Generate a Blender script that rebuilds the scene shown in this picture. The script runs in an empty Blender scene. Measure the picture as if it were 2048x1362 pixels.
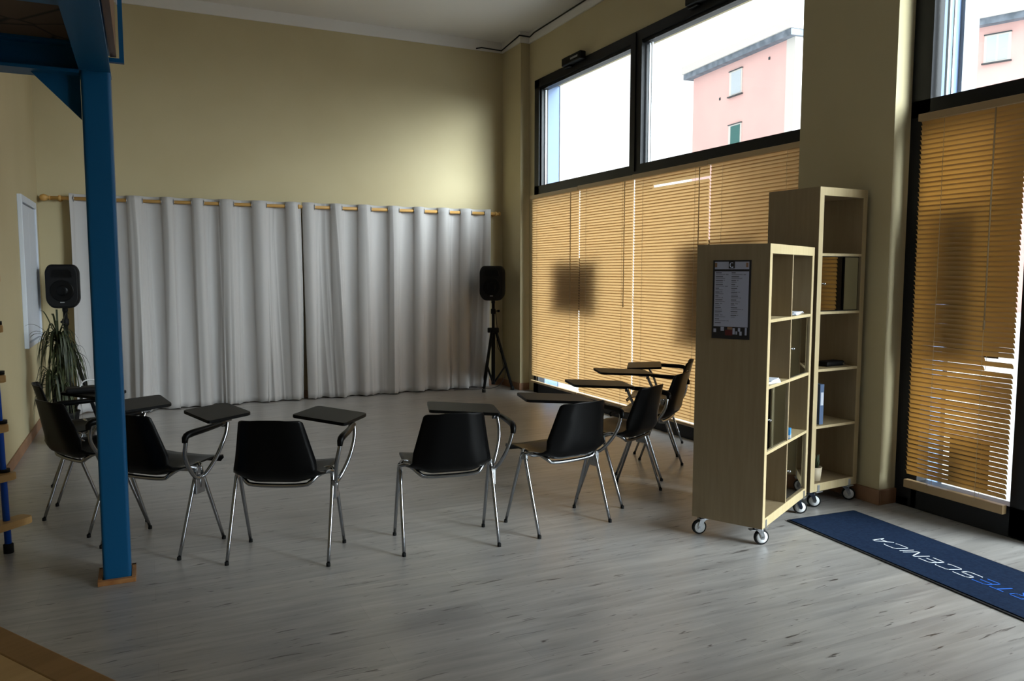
import bpy, bmesh, math, random
from mathutils import Vector, Matrix, noise
PI = math.pi
random.seed(7)
sc = bpy.context.scene
COL = sc.collection

# ------------------------------------------------------------------ camera, world, light, exposure
cam_d = bpy.data.cameras.new('camera'); cam = bpy.data.objects.new('camera', cam_d); COL.objects.link(cam)
CAM_YAW, CAM_PITCH, CAM_ROLL, CAM_H = 0.44138, 0.08721, 0.00134, 1.4462
cam.location = (0, 0, CAM_H)
_F = Vector((math.sin(CAM_YAW)*math.cos(CAM_PITCH), math.cos(CAM_YAW)*math.cos(CAM_PITCH), -math.sin(CAM_PITCH)))
_R0 = Vector((math.cos(CAM_YAW), -math.sin(CAM_YAW), 0)); _U0 = _R0.cross(_F)
_R = _R0*math.cos(CAM_ROLL) + _U0*math.sin(CAM_ROLL); _U = -_R0*math.sin(CAM_ROLL) + _U0*math.cos(CAM_ROLL)
_m = Matrix((( _R.x, _U.x, -_F.x), (_R.y, _U.y, -_F.y), (_R.z, _U.z, -_F.z)))
cam.rotation_euler = _m.to_euler()
cam_d.sensor_width = 36.0; cam_d.lens = 1557.57*36.0/2048.0; cam_d.clip_start = 0.05; cam_d.clip_end = 400
sc.camera = cam

world = bpy.data.worlds.new('overcast_sky'); sc.world = world; world.use_nodes = True
wn = world.node_tree; wn.nodes.clear()
wo = wn.nodes.new('ShaderNodeOutputWorld'); wb = wn.nodes.new('ShaderNodeBackground')
wb.inputs['Color'].default_value = (0.90, 0.95, 1.0, 1); wb.inputs['Strength'].default_value = 5.0
wn.links.new(wb.outputs[0], wo.inputs[0])
# overcast sky with a wide bright patch where the sun stands behind the cloud (low, towards -y)
SKY_BASE, SKY_GLOW, SKY_HIGH = 1.75, 46.0, 14.0
SUN_DIR = Vector((.40, -.88, .25)).normalized()
wt = wn.nodes.new('ShaderNodeTexCoord'); wd = wn.nodes.new('ShaderNodeVectorMath'); wd.operation = 'DOT_PRODUCT'
wd.inputs[1].default_value = SUN_DIR; wn.links.new(wt.outputs['Generated'], wd.inputs[0])
wr = wn.nodes.new('ShaderNodeMapRange'); wr.interpolation_type = 'SMOOTHSTEP'
wr.inputs['From Min'].default_value = math.cos(math.radians(25)); wr.inputs['From Max'].default_value = math.cos(math.radians(7))
wr.inputs['To Min'].default_value = SKY_BASE; wr.inputs['To Max'].default_value = SKY_GLOW
wn.links.new(wd.outputs['Value'], wr.inputs['Value'])
wd2 = wn.nodes.new('ShaderNodeVectorMath'); wd2.operation = 'DOT_PRODUCT'
wd2.inputs[1].default_value = Vector((.36, -.70, .62)).normalized(); wn.links.new(wt.outputs['Generated'], wd2.inputs[0])
wr2 = wn.nodes.new('ShaderNodeMapRange'); wr2.interpolation_type = 'SMOOTHSTEP'
wr2.inputs['From Min'].default_value = math.cos(math.radians(36)); wr2.inputs['From Max'].default_value = math.cos(math.radians(10))
wr2.inputs['To Min'].default_value = 0; wr2.inputs['To Max'].default_value = SKY_HIGH
wn.links.new(wd2.outputs['Value'], wr2.inputs['Value'])
wa = wn.nodes.new('ShaderNodeMath'); wn.links.new(wr.outputs[0], wa.inputs[0]); wn.links.new(wr2.outputs[0], wa.inputs[1])
wn.links.new(wa.outputs[0], wb.inputs['Strength'])
wf = wn.nodes.new('ShaderNodeMapRange'); wf.inputs['From Min'].default_value = SKY_BASE; wf.inputs['From Max'].default_value = SKY_GLOW*.5
wn.links.new(wa.outputs[0], wf.inputs['Value'])
wc = wn.nodes.new('ShaderNodeMix'); wc.data_type = 'RGBA'; wn.links.new(wf.outputs[0], wc.inputs['Factor'])
wc.inputs['A'].default_value = (.96, .96, .98, 1); wc.inputs['B'].default_value = (.88, .95, 1.02, 1); wn.links.new(wc.outputs['Result'], wb.inputs['Color'])
world.cycles.sampling_method = 'MANUAL'; world.cycles.sample_map_resolution = 512

sc.view_settings.view_transform = 'Standard'
sc.view_settings.look = 'None'
sc.view_settings.gamma = 1.0
sc.view_settings.use_curve_mapping = False
sc.view_settings.exposure = 0.0

# room measures (metres): x to the window wall, y to the curtain wall
XL, XR, YB, YF, ZC = -0.92, 4.28, 9.09, -3.6, 4.29
WT = 0.36                                   # thickness of the window wall

def portal(name, y0, y1, z0, z1):
    d = bpy.data.lights.new(name, 'AREA'); d.shape = 'RECTANGLE'; d.size = z1-z0; d.size_y = y1-y0
    d.cycles.is_portal = True; d.energy = 1
    o = bpy.data.objects.new(name, d); COL.objects.link(o)
    o.location = (XR+0.12, (y0+y1)/2, (z0+z1)/2); o.rotation_euler = (0, PI/2, 0)
portal('window_light_opening', 4.08, 8.38, 0.0, 3.69)
portal('door_light_opening', -1.45, 3.33, 0.0, 3.69)

# ------------------------------------------------------------------ materials
def mat(name, col, rough=0.5, metal=0.0, spec=0.5, coat=0.0):
    m = bpy.data.materials.new(name); m.use_nodes = True
    b = m.node_tree.nodes['Principled BSDF']
    b.inputs['Base Color'].default_value = (*col, 1); b.inputs['Roughness'].default_value = rough
    b.inputs['Metallic'].default_value = metal; b.inputs['Specular IOR Level'].default_value = spec
    b.inputs['Coat Weight'].default_value = coat
    return m
def nodes(m): return m.node_tree, m.node_tree.nodes, m.node_tree.links, m.node_tree.nodes['Principled BSDF']
def vary(m, c1, c2, scale=(1, 1, 1), detail=4, nscale=5.0, bump=0.0, lo=.35, hi=.65, coord='Object'):
    t, N, L, b = nodes(m)
    tc = N.new('ShaderNodeTexCoord'); mp = N.new('ShaderNodeMapping'); mp.inputs['Scale'].default_value = scale
    nz = N.new('ShaderNodeTexNoise'); nz.inputs['Scale'].default_value = nscale; nz.inputs['Detail'].default_value = detail
    cr = N.new('ShaderNodeValToRGB'); cr.color_ramp.elements[0].position = lo; cr.color_ramp.elements[1].position = hi
    cr.color_ramp.elements[0].color = (*c1, 1); cr.color_ramp.elements[1].color = (*c2, 1)
    L.new(tc.outputs[coord], mp.inputs[0]); L.new(mp.outputs[0], nz.inputs['Vector'])
    L.new(nz.outputs['Fac'], cr.inputs[0]); L.new(cr.outputs[0], b.inputs['Base Color'])
    if bump:
        bp = N.new('ShaderNodeBump'); bp.inputs['Strength'].default_value = bump; bp.inputs['Distance'].default_value = .002
        L.new(nz.outputs['Fac'], bp.inputs['Height']); L.new(bp.outputs[0], b.inputs['Normal'])
    return m

M = {}
M['wall'] = vary(mat('cream_wall_paint', (.62, .52, .32), .85, spec=.2), (.49, .415, .255), (.52, .445, .28), nscale=1.3, detail=6)
M['ceiling'] = mat('white_ceiling_paint', (.74, .72, .70), .9, spec=.2)
M['frame'] = mat('black_aluminium', (.006, .0065, .009), .45, spec=.25)
M['blue'] = mat('blue_steel_paint', (.004, .082, .205), .45, spec=.22)
M['pole_blue'] = mat('bright_blue_paint', (.01, .09, .55), .35)
M['black_plastic'] = mat('black_plastic', (.002, .002, .0022), .36, spec=.14)
M['black_matte'] = mat('black_matte', (.004, .004, .0045), .6, spec=.2)
M['rubber'] = mat('black_rubber', (.01, .01, .01), .8, spec=.2)
M['chrome'] = mat('chrome_tube', (.34, .35, .37), .2, metal=1)
M['dull_metal'] = mat('galvanised_metal', (.38, .39, .41), .45, metal=1)
M['tablet'] = mat('black_laminate', (.004, .0038, .0038), .45, spec=.12)
M['mirror'] = mat('mirror_glass', (.62, .63, .60), .03, metal=1)
M['white_plastic'] = mat('white_plastic', (.75, .76, .78), .35)
M['paper'] = mat('white_paper', (.62, .65, .72), .7, spec=.2)
M['blue_print'] = mat('blue_print', (.03, .25, .6), .5)
M['pot_beige'] = mat('beige_ceramic', (.55, .46, .32), .5)
M['dark_leaf'] = mat('dark_leaf', (.02, .035, .012), .5)
M['white_panel'] = mat('white_panel_paint', (.62, .66, .74), .5)
M['trim_wood'] = vary(mat('skirting_wood', (.3, .16, .08), .5), (.24, .125, .07), (.33, .18, .10), scale=(1, 1, 1), nscale=6)
M['base_wood'] = vary(mat('orange_wood_trim', (.3, .13, .04), .5), (.28, .11, .03), (.42, .2, .07), nscale=12)
M['soil'] = mat('potting_soil', (.02, .014, .01), .9)
M['cable'] = mat('black_cable', (.006, .006, .006), .6)

def wood(name, c1, c2, axis, rough=.45, nscale=3.0):
    s = [14, 14, 14]; s[axis] = 1.2
    return vary(mat(name, c1, rough, spec=.4), c1, c2, scale=s, nscale=nscale, detail=8, bump=.05, lo=.3, hi=.7)
M['birch'] = wood('birch_veneer', (.25, .185, .105), (.29, .22, .13), 2)
M['birch_edge'] = wood('birch_edge', (.45, .35, .19), (.50, .40, .235), 2)
M['tread'] = wood('tread_wood', (.42, .24, .08), (.5, .3, .12), 0)
M['rod'] = wood('pine_rod', (.5, .28, .08), (.62, .36, .12), 0)
M['desk'] = wood('desk_oak', (.44, .27, .10), (.52, .33, .14), 1)
M['desk_edge'] = wood('desk_edge_wood', (.24, .125, .035), (.31, .165, .055), 1)
M['board'] = wood('mezzanine_board', (.13, .065, .03), (.2, .1, .05), 1)

# curtain cloth: diffuse with a little light coming through
def cloth(name, col, trans=.15):
    m = mat(name, col, .9, spec=.1); t, N, L, b = nodes(m)
    tc = N.new('ShaderNodeTexCoord'); w = N.new('ShaderNodeTexNoise'); w.inputs['Scale'].default_value = 350
    bp = N.new('ShaderNodeBump'); bp.inputs['Strength'].default_value = .12; bp.inputs['Distance'].default_value = .001
    L.new(tc.outputs['Object'], w.inputs['Vector']); L.new(w.outputs['Fac'], bp.inputs['Height']); L.new(bp.outputs[0], b.inputs['Normal'])
    tr = N.new('ShaderNodeBsdfTranslucent'); tr.inputs[0].default_value = (*col, 1)
    mx = N.new('ShaderNodeMixShader'); mx.inputs[0].default_value = trans
    L.new(b.outputs[0], mx.inputs[1]); L.new(tr.outputs[0], mx.inputs[2]); L.new(mx.outputs[0], N['Material Output'].inputs[0])
    return m
M['curtain'] = cloth('pale_grey_curtain_cloth', (.55, .53, .525))
def slat_mat(name, col, tcol, trans):
    m = mat(name, col, .45, spec=.35); t, N, L, b = nodes(m)
    tr = N.new('ShaderNodeBsdfTranslucent'); tr.inputs[0].default_value = (*tcol, 1)
    mx = N.new('ShaderNodeMixShader'); mx.inputs[0].default_value = trans
    L.new(b.outputs[0], mx.inputs[1]); L.new(tr.outputs[0], mx.inputs[2]); L.new(mx.outputs[0], N['Material Output'].inputs[0])
    return m
M['slat'] = slat_mat('honey_slat', (.56, .38, .19), (.86, .55, .24), .27)
M['slat_door'] = slat_mat('amber_slat', (.40, .25, .10), (.80, .38, .07), .12)
M['rail'] = mat('blind_rail_tan', (.52, .37, .20), .5)
M['rail_dark'] = mat('blind_rail_brown', (.36, .24, .12), .5)
M['cord'] = mat('cream_cord', (.6, .5, .34), .7)

def glass(name, refl=.07):
    m = bpy.data.materials.new(name); m.use_nodes = True; t, N, L, b = nodes(m); N.remove(b)
    tr = N.new('ShaderNodeBsdfTransparent'); tr.inputs[0].default_value = (.94, .97, .96, 1)
    gl = N.new('ShaderNodeBsdfGlossy'); gl.inputs['Roughness'].default_value = .01
    lw = N.new('ShaderNodeLayerWeight'); lw.inputs[0].default_value = .5
    pw = N.new('ShaderNodeMath'); pw.operation = 'POWER'; pw.inputs[1].default_value = 5; L.new(lw.outputs['Facing'], pw.inputs[0])
    fr = N.new('ShaderNodeMath'); fr.operation = 'MULTIPLY_ADD'; fr.inputs[1].default_value = .9; fr.inputs[2].default_value = .04; L.new(pw.outputs[0], fr.inputs[0])
    mx = N.new('ShaderNodeMixShader')
    L.new(fr.outputs[0], mx.inputs[0]); L.new(tr.outputs[0], mx.inputs[1]); L.new(gl.outputs[0], mx.inputs[2])
    L.new(mx.outputs[0], N['Material Output'].inputs[0])
    return m
M['glass'] = glass('clear_window_glass')

# floor: grey oak laminate laid along x
def floor_mat():
    m = mat('grey_oak_laminate', (.3, .28, .26), .3, spec=.95); t, N, L, b = nodes(m)
    tc = N.new('ShaderNodeTexCoord')
    br = N.new('ShaderNodeTexBrick'); br.offset = .37; br.inputs['Scale'].default_value = 1.0
    br.inputs['Brick Width'].default_value = 1.28; br.inputs['Row Height'].default_value = .192
    br.inputs['Mortar Size'].default_value = .0008; br.inputs['Mortar Smooth'].default_value = .1
    br.inputs['Color1'].default_value = (.9, .9, .9, 1); br.inputs['Color2'].default_value = (1, 1, 1, 1); br.inputs['Mortar'].default_value = (.74, .72, .7, 1)
    L.new(tc.outputs['Object'], br.inputs['Vector'])
    # per-plank shift of the grain
    sep = N.new('ShaderNodeSeparateXYZ'); L.new(tc.outputs['Object'], sep.inputs[0])
    dv = N.new('ShaderNodeMath'); dv.operation = 'DIVIDE'; dv.inputs[1].default_value = .192; L.new(sep.outputs['Y'], dv.inputs[0])
    fl = N.new('ShaderNodeMath'); fl.operation = 'FLOOR'; L.new(dv.outputs[0], fl.inputs[0])
    ml = N.new('ShaderNodeMath'); ml.operation = 'MULTIPLY'; ml.inputs[1].default_value = 7.31; L.new(fl.outputs[0], ml.inputs[0])
    ad = N.new('ShaderNodeMath'); ad.operation = 'ADD'; L.new(sep.outputs['X'], ad.inputs[0]); L.new(ml.outputs[0], ad.inputs[1])
    cb = N.new('ShaderNodeCombineXYZ'); L.new(ad.outputs[0], cb.inputs[0]); L.new(sep.outputs['Y'], cb.inputs[1])
    def nz(scale, detail, sx, sy, dist=0):
        mp = N.new('ShaderNodeMapping'); mp.inputs['Scale'].default_value = (sx, sy, 1); L.new(cb.outputs[0], mp.inputs[0])
        n = N.new('ShaderNodeTexNoise'); n.inputs['Scale'].default_value = scale; n.inputs['Detail'].default_value = detail; n.inputs['Distortion'].default_value = dist
        L.new(mp.outputs[0], n.inputs['Vector']); return n
    g1 = nz(2.0, 8, 1.0, 12, .6)
    c1 = N.new('ShaderNodeValToRGB'); e = c1.color_ramp.elements; e[0].position = .3; e[1].position = .72
    e[0].color = (.31, .295, .285, 1); e[1].color = (.47, .45, .435, 1); L.new(g1.outputs['Fac'], c1.inputs[0])
    g2 = nz(2.4, 4, 2.6, 24, .9)       # knots and dark cracks
    c2 = N.new('ShaderNodeValToRGB'); e = c2.color_ramp.elements; e[0].position = .29; e[1].position = .365
    e[0].color = (.20, .18, .17, 1); e[1].color = (1, 1, 1, 1); L.new(g2.outputs['Fac'], c2.inputs[0])
    g3 = nz(1.0, 2, .8, 4)
    c3 = N.new('ShaderNodeValToRGB'); e = c3.color_ramp.elements; e[0].position = .35; e[1].position = .65
    e[0].color = (.86, .86, .86, 1); e[1].color = (1, .99, .97, 1); L.new(g3.outputs['Fac'], c3.inputs[0])
    cur = c1.outputs[0]
    for o in (br.outputs['Color'], c2.outputs[0], c3.outputs[0]):
        mx = N.new('ShaderNodeMix'); mx.data_type = 'RGBA'; mx.blend_type = 'MULTIPLY'; mx.inputs['Factor'].default_value = 1
        L.new(cur, mx.inputs['A']); L.new(o, mx.inputs['B']); cur = mx.outputs['Result']
    L.new(cur, b.inputs['Base Color'])
    rr = N.new('ShaderNodeMapRange'); rr.inputs['To Min'].default_value = .27; rr.inputs['To Max'].default_value = .36
    L.new(g1.outputs['Fac'], rr.inputs['Value']); L.new(rr.outputs[0], b.inputs['Roughness'])
    bp = N.new('ShaderNodeBump'); bp.inputs['Strength'].default_value = .15; bp.inputs['Distance'].default_value = .001
    L.new(g1.outputs['Fac'], bp.inputs['Height']); L.new(bp.outputs[0], b.inputs['Normal'])
    return m
M['floor'] = floor_mat()

def slab_mat():     # underside of the mezzanine: worn brown boards with dark gaps
    m = mat('mezzanine_underside', (.2, .12, .07), .7); t, N, L, b = nodes(m)
    tc = N.new('ShaderNodeTexCoord')
    v = N.new('ShaderNodeTexVoronoi'); v.feature = 'DISTANCE_TO_EDGE'; v.inputs['Scale'].default_value = 3.2
    cr = N.new('ShaderNodeValToRGB'); e = cr.color_ramp.elements; e[0].position = .005; e[1].position = .03
    e[0].color = (.01, .008, .006, 1); e[1].color = (.10, .062, .038, 1)
    L.new(tc.outputs['Object'], v.inputs['Vector']); L.new(v.outputs['Distance'], cr.inputs[0]); L.new(cr.outputs[0], b.inputs['Base Color'])
    return m
M['slab'] = slab_mat()
M['mat_blue'] = vary(mat('navy_mat_pile', (.012, .03, .075), .95, spec=.1), (.006, .015, .04), (.010, .023, .056), nscale=60, bump=.4)
M['mat_edge'] = mat('mat_rubber_edge', (.006, .006, .007), .7)
M['mat_white'] = mat('white_mat_print', (.75, .78, .85), .8)
M['mat_print_blue'] = mat('blue_mat_print', (.01, .13, .62), .8)
M['poster_ink'] = mat('poster_ink', (.12, .12, .15), .7)
M['poster_black'] = mat('poster_black', (.008, .007, .012), .45)
M['poster_paper'] = mat('poster_paper', (.40, .42, .55), .6)
M['poster_red'] = mat('poster_red', (.10, .01, .012), .6)
M['poster_skin'] = mat('poster_warm', (.25, .14, .08), .6)
M['leaf'] = vary(mat('green_leaf', (.03, .05, .015), .5, spec=.3), (.008, .014, .006), (.05, .06, .025), nscale=9)
M['pink_render'] = vary(mat('pink_render', (.5, .25, .2), .9, spec=.1), (.84, .53, .50), (.87, .57, .53), nscale=.6, detail=6)
M['pale_render'] = mat('pale_render', (.75, .72, .68), .9, spec=.1)
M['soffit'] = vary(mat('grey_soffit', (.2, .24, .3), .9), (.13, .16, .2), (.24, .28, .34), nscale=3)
M['concrete'] = vary(mat('pale_concrete', (.4, .4, .4), .9), (.20, .205, .21), (.27, .27, .27), nscale=7)
M['reveal_blue'] = mat('pale_blue_reveal', (.08, .13, .24), .6)
M['asphalt'] = vary(mat('pale_pavement', (.4, .4, .4), .9), (.36, .36, .36), (.44, .44, .43), nscale=2)
M['green_shutter'] = mat('green_shutter', (.04, .16, .15), .6)
M['window_pale'] = mat('pale_window', (.55, .62, .68), .2)
M['dark_line'] = mat('dark_metal_trim', (.05, .06, .07), .6)
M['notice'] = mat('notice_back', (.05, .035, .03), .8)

# ------------------------------------------------------------------ mesh helpers
class G:
    """collects shapes of one mesh; slot numbers pick the material"""
    def __init__(s): s.bm = bmesh.new(); s.slot = 0
    def _add(s, vs, fs, smooth=False, T=None):
        v = [s.bm.verts.new(T @ Vector(p) if T else p) for p in vs]
        out = []
        for f in fs:
            try: fc = s.bm.faces.new([v[i] for i in f])
            except ValueError: continue
            fc.material_index = s.slot; fc.smooth = smooth; out.append(fc)
        return v, out
    def box(s, x0, x1, y0, y1, z0, z1, bev=0.0, T=None):
        vs = [(x, y, z) for z in (z0, z1) for y in (y0, y1) for x in (x0, x1)]
        fs = [(0, 2, 3, 1), (4, 5, 7, 6), (0, 1, 5, 4), (2, 6, 7, 3), (0, 4, 6, 2), (1, 3, 7, 5)]
        v, f = s._add(vs, fs, T=T)
        if bev:
            es = list({e for q in f for e in q.edges})
            r = bmesh.ops.bevel(s.bm, geom=es, offset=bev, segments=2, affect='EDGES', profile=.5)
            for q in r['faces']: q.material_index = s.slot
        return s
    def prism(s, poly, z0, z1, T=None, bev=0.0):
        n = len(poly)
        vs = [(x, y, z0) for x, y in poly] + [(x, y, z1) for x, y in poly]
        fs = [tuple(range(n-1, -1, -1)), tuple(range(n, 2*n))] + [(i, (i+1) % n, n+(i+1) % n, n+i) for i in range(n)]
        v, f = s._add(vs, fs, T=T)
        if bev:
            es = [e for q in f[:2] for e in q.edges]
            bmesh.ops.bevel(s.bm, geom=list(set(es)), offset=bev, segments=2, affect='EDGES', profile=.5)
        return s
    def tube(s, pts, r, seg=10, cap=True, smooth_path=0, T=None):
        P = [Vector(p) for p in pts]
        rs = list(r) if isinstance(r, (list, tuple)) else [r]*len(P)
        for _ in range(smooth_path):
            Q = [P[0]]; q = [rs[0]]
            for i in range(len(P)-1):
                a, b = P[i], P[i+1]
                Q += [a*.75+b*.25, a*.25+b*.75]; q += [rs[i]*.75+rs[i+1]*.25, rs[i]*.25+rs[i+1]*.75]
            Q.append(P[-1]); q.append(rs[-1]); P, rs = Q, q
        n = len(P); vs = []
        t0 = (P[1]-P[0]).normalized(); up = Vector((0, 0, 1)) if abs(t0.z) < .9 else Vector((1, 0, 0))
        nrm = (up - t0*up.dot(t0)).normalized()
        for i in range(n):
            t = (P[min(i+1, n-1)]-P[max(i-1, 0)]).normalized()
            nrm = (nrm - t*nrm.dot(t)).normalized(); bn = t.cross(nrm)
            for k in range(seg):
                a = 2*PI*k/seg; vs.append(P[i]+(nrm*math.cos(a)+bn*math.sin(a))*rs[i])
        fs = [(i*seg+k, i*seg+(k+1) % seg, (i+1)*seg+(k+1) % seg, (i+1)*seg+k) for i in range(n-1) for k in range(seg)]
        v, f = s._add(vs, fs, True, T)
        if cap:
            for ring in (range(seg-1, -1, -1), range((n-1)*seg, n*seg)):
                fc = s.bm.faces.new([v[i] for i in ring]); fc.material_index = s.slot
        return s
    def lathe(s, prof, seg=20, T=None, smooth=True):
        vs = []; n = len(prof)
        for r, z in prof:
            for k in range(seg): a = 2*PI*k/seg; vs.append((r*math.cos(a), r*math.sin(a), z))
        fs = [(i*seg+k, i*seg+(k+1) % seg, (i+1)*seg+(k+1) % seg, (i+1)*seg+k) for i in range(n-1) for k in range(seg)]
        v, f = s._add(vs, fs, smooth, T)
        for ring, pr in ((range(seg-1, -1, -1), prof[0]), (range((n-1)*seg, n*seg), prof[-1])):
            if pr[0] > 1e-5:
                fc = s.bm.faces.new([v[i] for i in ring]); fc.material_index = s.slot
        return s
    def grid(s, rows, smooth=True, closed=False):
        n, m = len(rows), len(rows[0]); vs = [p for r in rows for p in r]
        fs = [(i*m+k, i*m+(k+1) % m, (i+1)*m+(k+1) % m, (i+1)*m+k) for i in range(n-1) for k in range(m if closed else m-1)]
        s._add(vs, fs, smooth); return s
    def obj(s, name, mats, parent=None, loc=None, rot=None, weld=False):
        if weld: bmesh.ops.remove_doubles(s.bm, verts=s.bm.verts, dist=1e-5)
        bmesh.ops.recalc_face_normals(s.bm, faces=s.bm.faces)
        me = bpy.data.meshes.new(name); s.bm.to_mesh(me); s.bm.free()
        for m in (mats if isinstance(mats, (list, tuple)) else [mats]): me.materials.append(M[m])
        o = bpy.data.objects.new(name, me); COL.objects.link(o)
        if parent: o.parent = parent
        if loc: o.location = loc
        if rot: o.rotation_euler = rot
        return o
def box(*a, **k): return G().box(*a, **k)
def tag(o, label, cat, group=None, kind=None):
    o['label'] = label; o['category'] = cat
    if group: o['group'] = group
    if kind: o['kind'] = kind
    return o
def thing(name, label, cat, loc=(0, 0, 0), rz=0.0, group=None):
    o = bpy.data.objects.new(name, None); COL.objects.link(o); o.location = loc; o.rotation_euler = (0, 0, rz)
    o.empty_display_size = .1
    return tag(o, label, cat, group)
def struct(o): o['kind'] = 'structure'; return o
def copy_tree(o, parent=None):
    c = o.copy(); COL.objects.link(c); c.parent = parent
    for ch in list(o.children): copy_tree(ch, c)
    return c
def Tz(loc, rz=0.0): return Matrix.Translation(loc) @ Matrix.Rotation(rz, 4, 'Z')
def rounded(poly, rad, seg=5):
    out = []; n = len(poly)
    for i in range(n):
        p = Vector(poly[i]); a = Vector(poly[i-1])-p; b = Vector(poly[(i+1) % n])-p
        ua, ub = a.normalized(), b.normalized(); r = rad[i] if isinstance(rad, (list, tuple)) else rad
        d = min(r, a.length*.45, b.length*.45)
        for k in range(seg+1):
            t = k/seg; q = (p+ua*d)*(1-t)**2 + p*2*t*(1-t) + (p+ub*d)*t*t; out.append((q.x, q.y))
    return out

# ------------------------------------------------------------------ room shell
struct(box(XL-.2, XR+.1, YF-.1, YB+.2, -.12, 0).obj('floor', 'floor'))
struct(box(XL-.2, XR+WT, YF-.1, YB+.2, ZC, ZC+.15).obj('ceiling', 'ceiling'))
struct(box(XL-.2, XR+WT, YB, YB+.2, 0, ZC).obj('wall_back', 'wall'))
struct(box(XL-.2, XL, YF, YB, 0, ZC).obj('wall_left', 'wall'))
struct(box(XL-.2, XR+WT, YF-.15, YF, 0, ZC).obj('wall_front', 'wall'))
WY0, WY1, WZ = 4.08, 8.50, 3.69          # big window opening
DY1 = 3.33; DY0 = -1.45                    # glazed entrance opening
PX, PX2 = 4.11, 4.16                      # faces of the two piers
g = G()
g.box(XR, XR+WT, YF, YB, WZ, ZC)                                         # above the openings
g.box(XR, XR+.06, 8.38, YB, 0, WZ); g.box(XR+.06, XR+WT, WY1, YB, 0, WZ)
g.box(XR, XR+WT, DY1, WY0, 0, WZ)
g.box(XR, XR+WT, YF, DY0, 0, WZ)
g.box(PX, XR, DY1, WY0, 0, ZC)                                           # pier between the openings
g.box(PX2, XR, 8.57, YB, 0, ZC)                                          # pier in the corner
struct(g.obj('wall_right', 'wall'))
# cornice band below the ceiling, wraps round the corner pier
CZ0 = 4.165; t_ = .018
g = G()
g.box(XL, PX2, YB-t_, YB, CZ0, ZC)
g.box(PX2-t_, PX2, 8.57, YB-t_, CZ0, ZC)
g.box(PX2-t_, XR, 8.57-t_, 8.57, CZ0, ZC)
g.box(XR-t_, XR, WY0, 8.57-t_, CZ0, ZC)
g.box(PX-t_, PX, DY1, WY0, CZ0, ZC); g.box(PX, XR, WY0, WY0+t_, CZ0, ZC); g.box(PX, XR, DY1-t_, DY1, CZ0, ZC)
g.box(XR-t_, XR, YF, DY1-t_, CZ0, ZC)
g.box(XL, XL+t_, YF, YB-t_, CZ0, ZC)
struct(g.obj('trim_1', 'ceiling'))
# skirting boards
b_, h_ = .014, .085
struct(box(XL, XL+b_, YF, YB, 0, h_, bev=.003).obj('baseboard_left', 'trim_wood'))
struct(box(XL+b_, PX2, YB-b_, YB, 0, h_, bev=.003).obj('baseboard_back', 'trim_wood'))
g = G(); g.box(PX2-b_, PX2, 8.57-b_, YB-b_, 0, h_, bev=.003); g.box(PX2, XR, 8.57-b_, 8.57, 0, h_, bev=.003)
g.box(PX-b_, PX, DY1-b_, WY0+b_, 0, h_+.01, bev=.003); g.box(PX, XR, DY1-b_, DY1, 0, h_+.01, bev=.003)
struct(g.obj('baseboard_right', 'trim_wood'))

# big window: black aluminium frame, two upper panes, glazed lower band
FX0, FX1 = XR-.03, XR+.06
w1 = g = G()
FT, FB = .095, .112
g.box(FX0, FX1, WY0, 8.38, WZ-FT, WZ)                                    # head
g.box(FX0, FX1, WY0, 8.38, 0, FB)                                        # sill
g.box(FX0, FX1, WY0, 8.38, 2.365, 2.462)                                 # transom
g.box(FX0, FX1, 8.265, 8.378, 0, WZ)                                       # jambs
g.box(FX0, FX1, WY0, WY0+.09, 0, WZ)
g.box(FX0, FX1, 6.19, 6.375, 2.462, WZ-FT)                               # mullion
g.box(FX0-.012, FX0, 6.275, 6.290, 2.40, WZ-.02)                         # joint bead
for y in (8.27, 6.375):                                                  # opening sash edges
    pass
g.box(FX0+.02, FX1+.015, 8.235, 8.27, 2.462, WZ-FT); g.box(FX0+.02, FX1+.015, 6.375, 6.40, 2.462, WZ-FT)
g.box(FX0+.02, FX1+.015, 6.40, 8.235, WZ-FT-.03, WZ-FT)
g.box(FX0+.02, FX1+.015, 4.17, 6.19, WZ-FT-.03, WZ-FT)
win1 = struct(w1.obj('window_1', 'frame'))
for i, (y0, y1, z0, z1) in enumerate([(6.39, 8.25, 2.455, 3.58), (4.15, 6.20, 2.455, 3.58), (4.15, 6.24, .1, 2.37), (6.24, 8.28, .1, 2.37)]):
    box(XR+.012, XR+.016, y0, y1, z0, z1).obj('pane', 'glass', win1)
# silver spacer strips seen at the pane edges
g = G()
g.box(XR+.03, XR+.045, 8.215, 8.235, 2.47, 3.56); g.box(XR+.03, XR+.045, 6.150, 6.165, 2.47, 3.56); g.box(XR+.03, XR+.045, 6.11, 6.122, 2.47, 3.56)
g.obj('spacer', 'white_panel', win1)
# outer reveals of the openings
g = G(); g.box(XR+.065, XR+WT, WY1-.02, WY1, 0, WZ)
g.slot = 1; g.box(XR+WT, XR+WT+.14, WY1-.03, WY1+.5, 0, ZC); g.box(XR+WT, XR+WT+.14, DY1-.04, WY0+.04, -.1, ZC)
g.slot = 0; g.box(XR+.065, XR+WT, DY1-.015, DY1, 0, WZ)
struct(g.obj('trim_2', ['reveal_blue', 'concrete']))

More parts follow.
